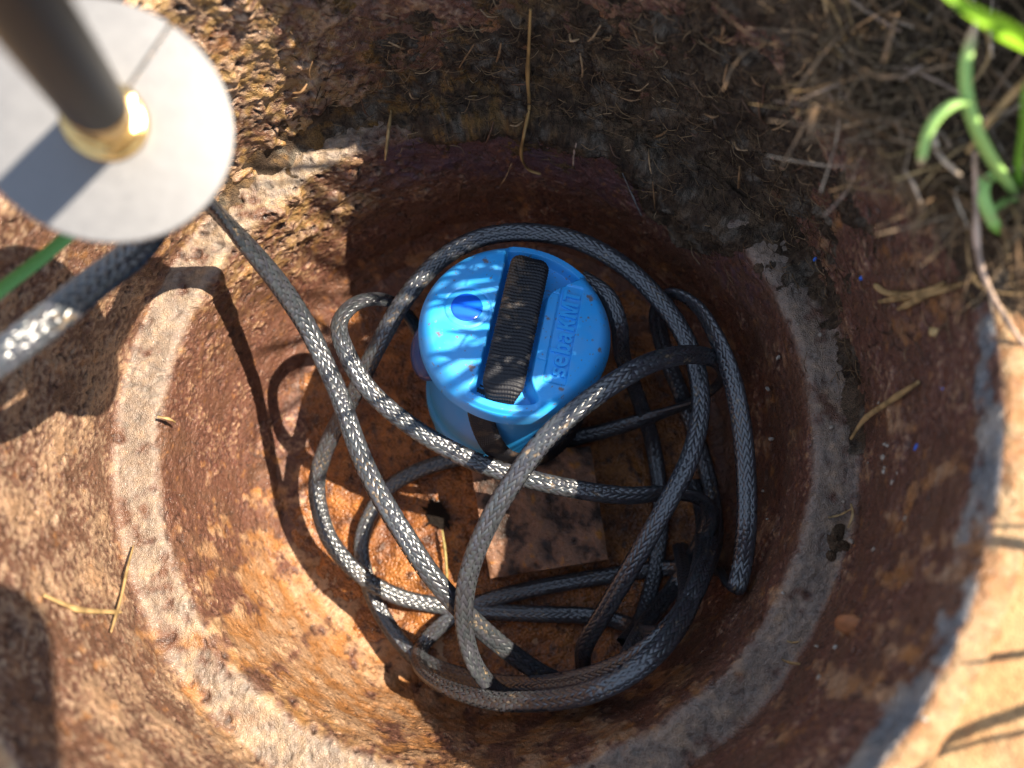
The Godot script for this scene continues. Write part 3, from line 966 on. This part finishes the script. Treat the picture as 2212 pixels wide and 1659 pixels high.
	for k in 7500:
		var deg := rng.randf_range(-118.0, -4.0)
		var j := rng.randi_range(90, bank_prof.size() - 2)
		if bank_prof[j].y < -0.09 and (rng.randf() < 0.7 or deg < -115 or deg > -28):
			continue
		var p := bank_point(deg, j)
		var a := rng.randf() * TAU
		var rad := Vector3(p.x, 0, p.z).normalized()
		var tan_v := Vector3(-rad.z, 0, rad.x)
		var onto := Vector3.UP if p.y > 0.0 else -rad
		var down := Vector3.DOWN if p.y <= 0.0 else rad
		var length := rng.randf_range(0.003, 0.012)
		var d := (tan_v * cos(a) + down * (sin(a) * 0.7 + 0.35)).normalized()
		var c1 := d.rotated(onto, rng.randf_range(-0.9, 0.9))
		var lift := onto * rng.randf_range(0.0002, 0.002)
		var pts := [p + lift * 0.4, p + d * length * 0.4 + lift * 1.4, p + (d * 0.4 + c1 * 0.5) * length + lift]
		var tone := rng.randf()
		var col := Color(0.04, 0.026, 0.018).lerp(Color(0.3, 0.19, 0.1), tone * tone)
		if rng.randf() < 0.04:
			col = Color(0.4, 0.28, 0.16)
		var r := rng.randf_range(0.00008, 0.00022)
		tube(sh2, smooth_path(pts, 0.0014), func(f: float) -> float: return r * (1.0 - 0.6 * f), 3, 1.0, func(_f: float) -> Color: return col)
	var hair := put(sh2.mesh(), "root_hair", M.fibre)
	hair.set_meta("kind", "stuff")
	tag(hair, "fine dark root hair matted over soil and far wall", "roots")
	var sh3 := Shape.new()
	for k in 3600:
		var px := rng.randf_range(1700, 2320)
		var py := rng.randf_range(-80, 260 + (px - 1700) * 0.6)
		if px + (330 - py) * 0.35 < 1800 + 80 * rng.randf():
			continue
		var p := at_y(px, py, rng.randf_range(0.006, 0.016))
		var a := rng.randf() * TAU
		var d := Vector3(cos(a), rng.randf_range(-0.35, 0.4), sin(a))
		var length := rng.randf_range(0.004, 0.016)
		var side := Vector3(rng.randf_range(-1, 1), rng.randf_range(-0.6, 0.6), rng.randf_range(-1, 1)) * length * 0.35
		var col := Color(0.07, 0.045, 0.028).lerp(Color(0.42, 0.29, 0.17), pow(rng.randf(), 2.2))
		var r := rng.randf_range(0.0001, 0.0003)
		tube(sh3, smooth_path([p, p + d * length * 0.5 + side, p + d * length], 0.002), func(f: float) -> float: return r * (1.0 - 0.5 * f), 3, 0.6, func(_f: float) -> Color: return col)
	var mat := put(sh3.mesh(), "dry_fibre", M.fibre)
	mat.set_meta("kind", "stuff")
	tag(mat, "fine dry grass fibre matted over the soil bank under the straw", "dry grass")
	# rootlets one can pick out on the far wall
	for k in 64:
		var px := rng.randf_range(640, 1780)
		var py := rng.randf_range(40, 420)
		if px < 1000 and py > 230:
			continue
		var p := on_iron(px, py, 0.005)
		var q := on_iron(px + rng.randf_range(-45, 45), py + rng.randf_range(-20, 60), 0.004)
		var m := p.lerp(q, 0.5) + Vector3(rng.randf_range(-1, 1), rng.randf_range(-1, 1), 1.0) * 0.0012
		straw([p, m, q], rng.randf_range(0.0002, 0.0005), [Color(0.3, 0.17, 0.08), Color(0.13, 0.07, 0.04), Color(0.42, 0.27, 0.14)][k % 3], "rootlet", "%s rootlet clinging to the soil-covered far wall" % ["thin reddish brown", "thin blackish brown", "thin pale buff"][k % 3], "root", "rootlets on the far wall", 0.9)

func lump(seed_: int, r: float, squash: Vector3, col: Color, lat := 9, lon := 12, rough := 0.35) -> ArrayMesh:
	var n := noise(0.55 / r, 2, seed_)
	var s := Shape.new()
	for j in lat + 1:
		var v := -PI / 2 + PI * j / lat
		for k in lon:
			var a := TAU * k / lon
			var d := Vector3(cos(v) * cos(a), sin(v), cos(v) * sin(a))
			s.add(d * squash * r * (1.0 + rough * n.get_noise_3dv(d * r)), col * (1.0 + 0.3 * n.get_noise_3dv(d * r * 2.0)))
	weave(s, 0, lon, lat + 1, true)
	return s.mesh()

func build_debris() -> void:
	for e in [[1985, 962, 0.0017, "largest bright blue paint chip, beside the pale grit cluster"], [2042, 838, 0.0014, "blue paint chip above the slender bent straw's upper end"], [1862, 600, 0.0012, "blue paint chip beside the forked yellow straw"], [2070, 1008, 0.0011, "tiny blue paint chip at the edge of the pale grit cluster"], [1760, 560, 0.001, "smallest blue paint chip, on the ledge under the soil"], [2150, 760, 0.0014, "blue paint chip beneath the yellow branched twig"]]:
		var o := put(lump(int(e[0]), e[2], Vector3(1, 0.5, 0.8), Color.WHITE, 4, 6, 0.5), "paint_chip", M.chip)
		o.position = on_iron(e[0], e[1], 0.0006)
		o.rotation = Vector3(rng.randf() * 3, rng.randf() * 3, rng.randf() * 3)
		tag(o, e[3], "paint chip", "blue chips on the right wall")
	for k in 46:
		var px := rng.randf_range(1640, 2090)
		var py := rng.randf_range(700, 1560)
		if k < 10:
			px = rng.randf_range(1900, 2080)
			py = rng.randf_range(960, 1060)
		var o := put(lump(k + 300, rng.randf_range(0.0005, 0.0013), Vector3(1, 0.6, 0.85), Color(0.26, 0.2, 0.15).lerp(Color(0.42, 0.38, 0.32), rng.randf()), 6, 8), "grit_grain", M.pebble)
		o.position = on_iron(px, py, 0.0004)
		o.rotation = Vector3(rng.randf() * 3, rng.randf() * 3, rng.randf() * 3)
		tag(o, "pale grit grain stuck on the shaded right wall", "grit", "pale grit on the right wall")
	# snail shell shaped husk on the right wall
	var t := thing("seed_husk", "round amber seed husk stuck on the dark right wall", "husk")
	t.position = on_iron(1838, 1350, 0.002)
	put(lump(7, 0.0037, Vector3(1.25, 0.4, 0.85), Color(0.3, 0.12, 0.05), 12, 18, 0.25), "husk", M.pebble, t)
	t.rotation = Vector3(0.2, 0.6, 0.9)
	# crumbs of bark and leaf gathered on the ledge
	for e in [[1815, 1150, 0.0026, "largest brown bark crumb in the heap on the shaded ledge"], [1800, 1180, 0.0021, "middle bark crumb in the heap on the shaded ledge"], [1822, 1180, 0.0015, "small bark crumb beside the largest one on the ledge"], [1795, 1205, 0.0017, "lowest bark crumb of the heap on the shaded ledge"]]:
		var flake := put(lump(int(e[1]), e[2], Vector3(1.0, 0.45, 1.5), Color(0.19, 0.12, 0.07), 10, 12, 0.8), "bark_crumb", M.soil)
		flake.position = on_iron(e[0], e[1], 0.0008)
		flake.rotation = Vector3(rng.randf() * 0.6, rng.randf() * 3.0, rng.randf() * 0.6)
		tag(flake, e[3], "bark", "bark crumbs on the ledge")
	for e in [[[[1790, 1118], [1815, 1112], [1838, 1100]], "thin straw lying above the bark crumbs on the ledge"], [[[1832, 1140], [1842, 1112], [1838, 1088]], "upright straw splinter beside the bark crumbs on the ledge"], [[[1700, 1385], [1712, 1388], [1726, 1386]], "tiny pale straw bit on the lower shaded ledge"], [[[1690, 1425], [1708, 1432], [1728, 1434]], "tiny olive straw bit under the pale one on the ledge"]]:
		var pts := []
		for q in e[0]:
			pts.append(on_iron(q[0], q[1], 0.0016))
		straw(pts, 0.0005, Color(0.4, 0.27, 0.12), "straw", e[1], "straw")
	# spread mud splat on the floor beside the block
	var s := Shape.new()
	var n := 64
	var mid := s.add(Vector3(0, 0.0012, 0), Color(0.02, 0.013, 0.009))
	for k in n:
		var a := TAU * k / n
		var r := 0.0052 + 0.001 * rng.randf() + 0.0042 * pow(rng.randf(), 6.0)
		s.add(Vector3(r * cos(a) * 0.8, 0.0002, r * sin(a) * 1.2), Color(0.022, 0.014, 0.009))
	for k in n:
		s.tri(mid, 1 + k, 1 + (k + 1) % n)
	var o := put(s.mesh(), "mud_splat", M.soil)
	o.position = at_y(945, 1112, -0.1852)
	o.rotation.y = 0.5
	tag(o, "dark ragged mud splat on the orange floor beside the block", "mud")

func build_block() -> void:
	# rusty square casting on the floor, seen from above
	var y0 := -0.158
	var c := [at_y(1012, 985, y0), at_y(1276, 962, y0), at_y(1314, 1208, y0), at_y(1058, 1250, y0)]
	var n := 60
	var n1 := noise(60.0, 4, 61)
	var n2 := noise(260.0, 2, 62)
	var s := Shape.new()
	var paint := func(p: Vector3) -> Color:
		var h := n1.get_noise_3dv(p)
		var f := n2.get_noise_3dv(p)
		var col := mix(Color(0.2, 0.1, 0.062), Color(0.33, 0.17, 0.1), 0.5 + 1.8 * h)
		col = mix(col, Color(0.05, 0.03, 0.022), smoothstep(0.0, 0.4, -h - 0.5 * f))
		return mix(col, Color(0.5, 0.2, 0.04), smoothstep(0.3, 0.5, h + 0.4 * f))
	for j in n:
		for k in n:
			var u := float(k) / (n - 1)
			var v := float(j) / (n - 1)
			var p: Vector3 = c[0].lerp(c[1], u).lerp(c[3].lerp(c[2], u), v)
			var e := minf(minf(u, 1.0 - u), minf(v, 1.0 - v))
			p.y += n1.get_noise_3dv(p) * 0.0026 + n2.get_noise_3dv(p) * 0.0005 - 0.0014 * pow(1.0 - clampf(e / 0.09, 0, 1), 2.0) * (1.0 + n1.get_noise_3dv(p * 2.0))
			s.add(p, paint.call(p))
	weave(s, 0, n, n)
	var rim := []
	for k in n: rim.append(k)
	for j in range(1, n): rim.append(j * n + n - 1)
	for k in range(n - 2, -1, -1): rim.append((n - 1) * n + k)
	for j in range(n - 2, 0, -1): rim.append(j * n)
	var mid: Vector3 = (c[0] + c[1] + c[2] + c[3]) / 4.0
	var start := s.v.size()
	for row in 9:
		for q in rim:
			var p: Vector3 = s.v[q]
			var f := row / 8.0
			p += (p - mid) * Vector3(1, 0, 1) * (0.04 * f)
			p.y -= 0.031 * f
			p += (p - mid).normalized() * n1.get_noise_3dv(p) * 0.001 * f
			s.add(p, paint.call(p))
	weave(s, start, rim.size(), 9, true)
	tag(put(s.mesh(), "iron_block", M.rust), "square rusty iron block standing on the chamber floor", "block")

func build_phone(sun_dir: Vector3) -> void:
	# the telephone that took the picture, above and sunward of the lens; its shadow lies on the lower left wall
	var at := CAM - sun_dir * 0.09
	var s := Shape.new()
	var corner := 0.015
	for row in [[-0.001, -0.004], [0.0, -0.0032], [0.0, 0.0032], [-0.001, 0.004]]:
		for q in 4:
			for k in 8:
				var a := PI / 2 * (q + k / 7.0)
				var cx := (0.036 - corner) * (1.0 if q == 0 or q == 3 else -1.0)
				var cz := (0.076 - corner) * (1.0 if q < 2 else -1.0)
				s.add(Vector3(cx + (corner + row[0]) * cos(a), row[1], cz + (corner + row[0]) * sin(a)))
	weave(s, 0, 32, 4, true, true)
	for e in [0, 3]:
		var mid := s.add(Vector3(0, -0.004 if e == 0 else 0.004, 0))
		for k in 32:
			s.tri(mid, e * 32 + (k if e == 0 else (k + 1) % 32), e * 32 + ((k + 1) % 32 if e == 0 else k))
	var fwd := cam_up * -1.0
	var t := thing("telephone", "dark smartphone held above the hole, its back facing down", "phone", "", Transform3D(Basis(cam_right, -cam_fwd, fwd), at + cam_right * -0.0225 + fwd * 0.062))
	put(s.mesh(), "case", M.phone, t)
	var s2 := Shape.new()
	lathe(s2, [Vector2(0.0045, 0.0), Vector2(0.0045, -0.001), Vector2(0.004, -0.0013), Vector2(0.0001, -0.0013)], 24)
	var l := put(s2.mesh(), "lens", M.glass_black, t)
	l.position = Vector3(0.022, -0.004, -0.062)

# ---------------------------------------------------------------- all
func _ready() -> void:
	rng.seed = 20
	set_view()
	var cam := Camera3D.new()
	cam.name = "camera"
	add_child(cam)
	cam.transform = Transform3D(Basis(cam_right, cam_up, -cam_fwd), CAM)
	var lens := CameraAttributesPhysical.new()
	lens.frustum_focal_length = 12.0 / (829.5 / FOCAL)
	lens.frustum_focus_distance = 0.272
	lens.frustum_near = 0.01
	lens.frustum_far = 200.0
	lens.exposure_aperture = lens.frustum_focal_length / 3.7
	cam.attributes = lens
	cam.current = true
	print("fov ", cam.fov, " wanted ", rad_to_deg(2.0 * atan(829.5 / FOCAL)))
	var env := Environment.new()
	env.background_mode = Environment.BG_SKY
	var sky := Sky.new()
	var air := ProceduralSkyMaterial.new()
	air.sky_top_color = Color(0.66, 0.74, 0.86)
	air.sky_horizon_color = Color(0.92, 0.93, 0.94)
	air.ground_horizon_color = Color(0.5, 0.46, 0.4)
	air.ground_bottom_color = Color(0.3, 0.26, 0.2)
	air.sky_curve = 0.18
	sky.sky_material = air
	env.sky = sky
	env.background_energy_multiplier = 0.64
	env.tonemap_mode = Environment.TONE_MAPPER_LINEAR
	env.tonemap_exposure = 2.7
	env.sdfgi_enabled = true
	env.ssao_enabled = true
	env.ssil_enabled = true
	var we := WorldEnvironment.new()
	we.name = "world"
	we.environment = env
	add_child(we)
	var az := deg_to_rad(9.0)
	var el := deg_to_rad(53.0)
	var sun_dir := Vector3(-cos(az) * cos(el), -sin(el), sin(az) * cos(el))
	var sun := DirectionalLight3D.new()
	sun.name = "sun"
	sun.light_energy = 1.6
	sun.light_color = Color(1.0, 0.95, 0.87)
	sun.light_angular_distance = 0.53
	sun.shadow_enabled = true
	add_child(sun)
	sun.look_at_from_position(Vector3.ZERO, sun_dir, Vector3(0, 0, -1))

	make_materials()
	print("materials ", Time.get_ticks_msec())
	build_chamber()
	print("chamber ", Time.get_ticks_msec())
	build_floor()
	build_ground()
	build_soil()
	print("soil ", Time.get_ticks_msec())
	build_block()
	build_logger()
	print("logger ", Time.get_ticks_msec())
	build_cables()
	print("cables ", Time.get_ticks_msec())
	build_antenna()
	build_grass()
	build_straw()
	build_debris()
	tuft(0.153, -0.064, 46, 0.1, 0.034, Vector3(-0.05, 0, 0.0), "low dense grass tuft between the soil bank and the tall tufts")
	tuft(0.157, -0.046, 64, 0.095, 0.03, Vector3(-0.03, 0, -0.02), "low dense grass tuft nearest the forked yellow straw")
	tuft(0.172, -0.08, 70, 0.125, 0.05, Vector3(-0.1, 0, 0.0), "dense tall grass tuft standing closest to the soil bank")
	tuft(0.195, -0.085, 60, 0.15, 0.06, Vector3(-0.12, 0, 0.0), "dense tall grass tuft between its two neighbours")
	tuft(0.19, -0.135, 60, 0.185, 0.06, Vector3(-0.12, 0, 0.03), "dense tall grass tuft at the far end of the soil bank")
	tuft(0.185, 0.06, 26, 0.07, 0.07, Vector3(-0.45, 0, 0.1), "sparse short grass tuft in the bright sandy ground beside the rim", 0.4)
	tuft(0.17, 0.115, 18, 0.05, 0.06, Vector3(-0.2, 0, 0.1), "sparse wiry grass tuft in the bright sandy ground", 0.4)
	build_phone(sun_dir)
	print("done ", Time.get_ticks_msec())
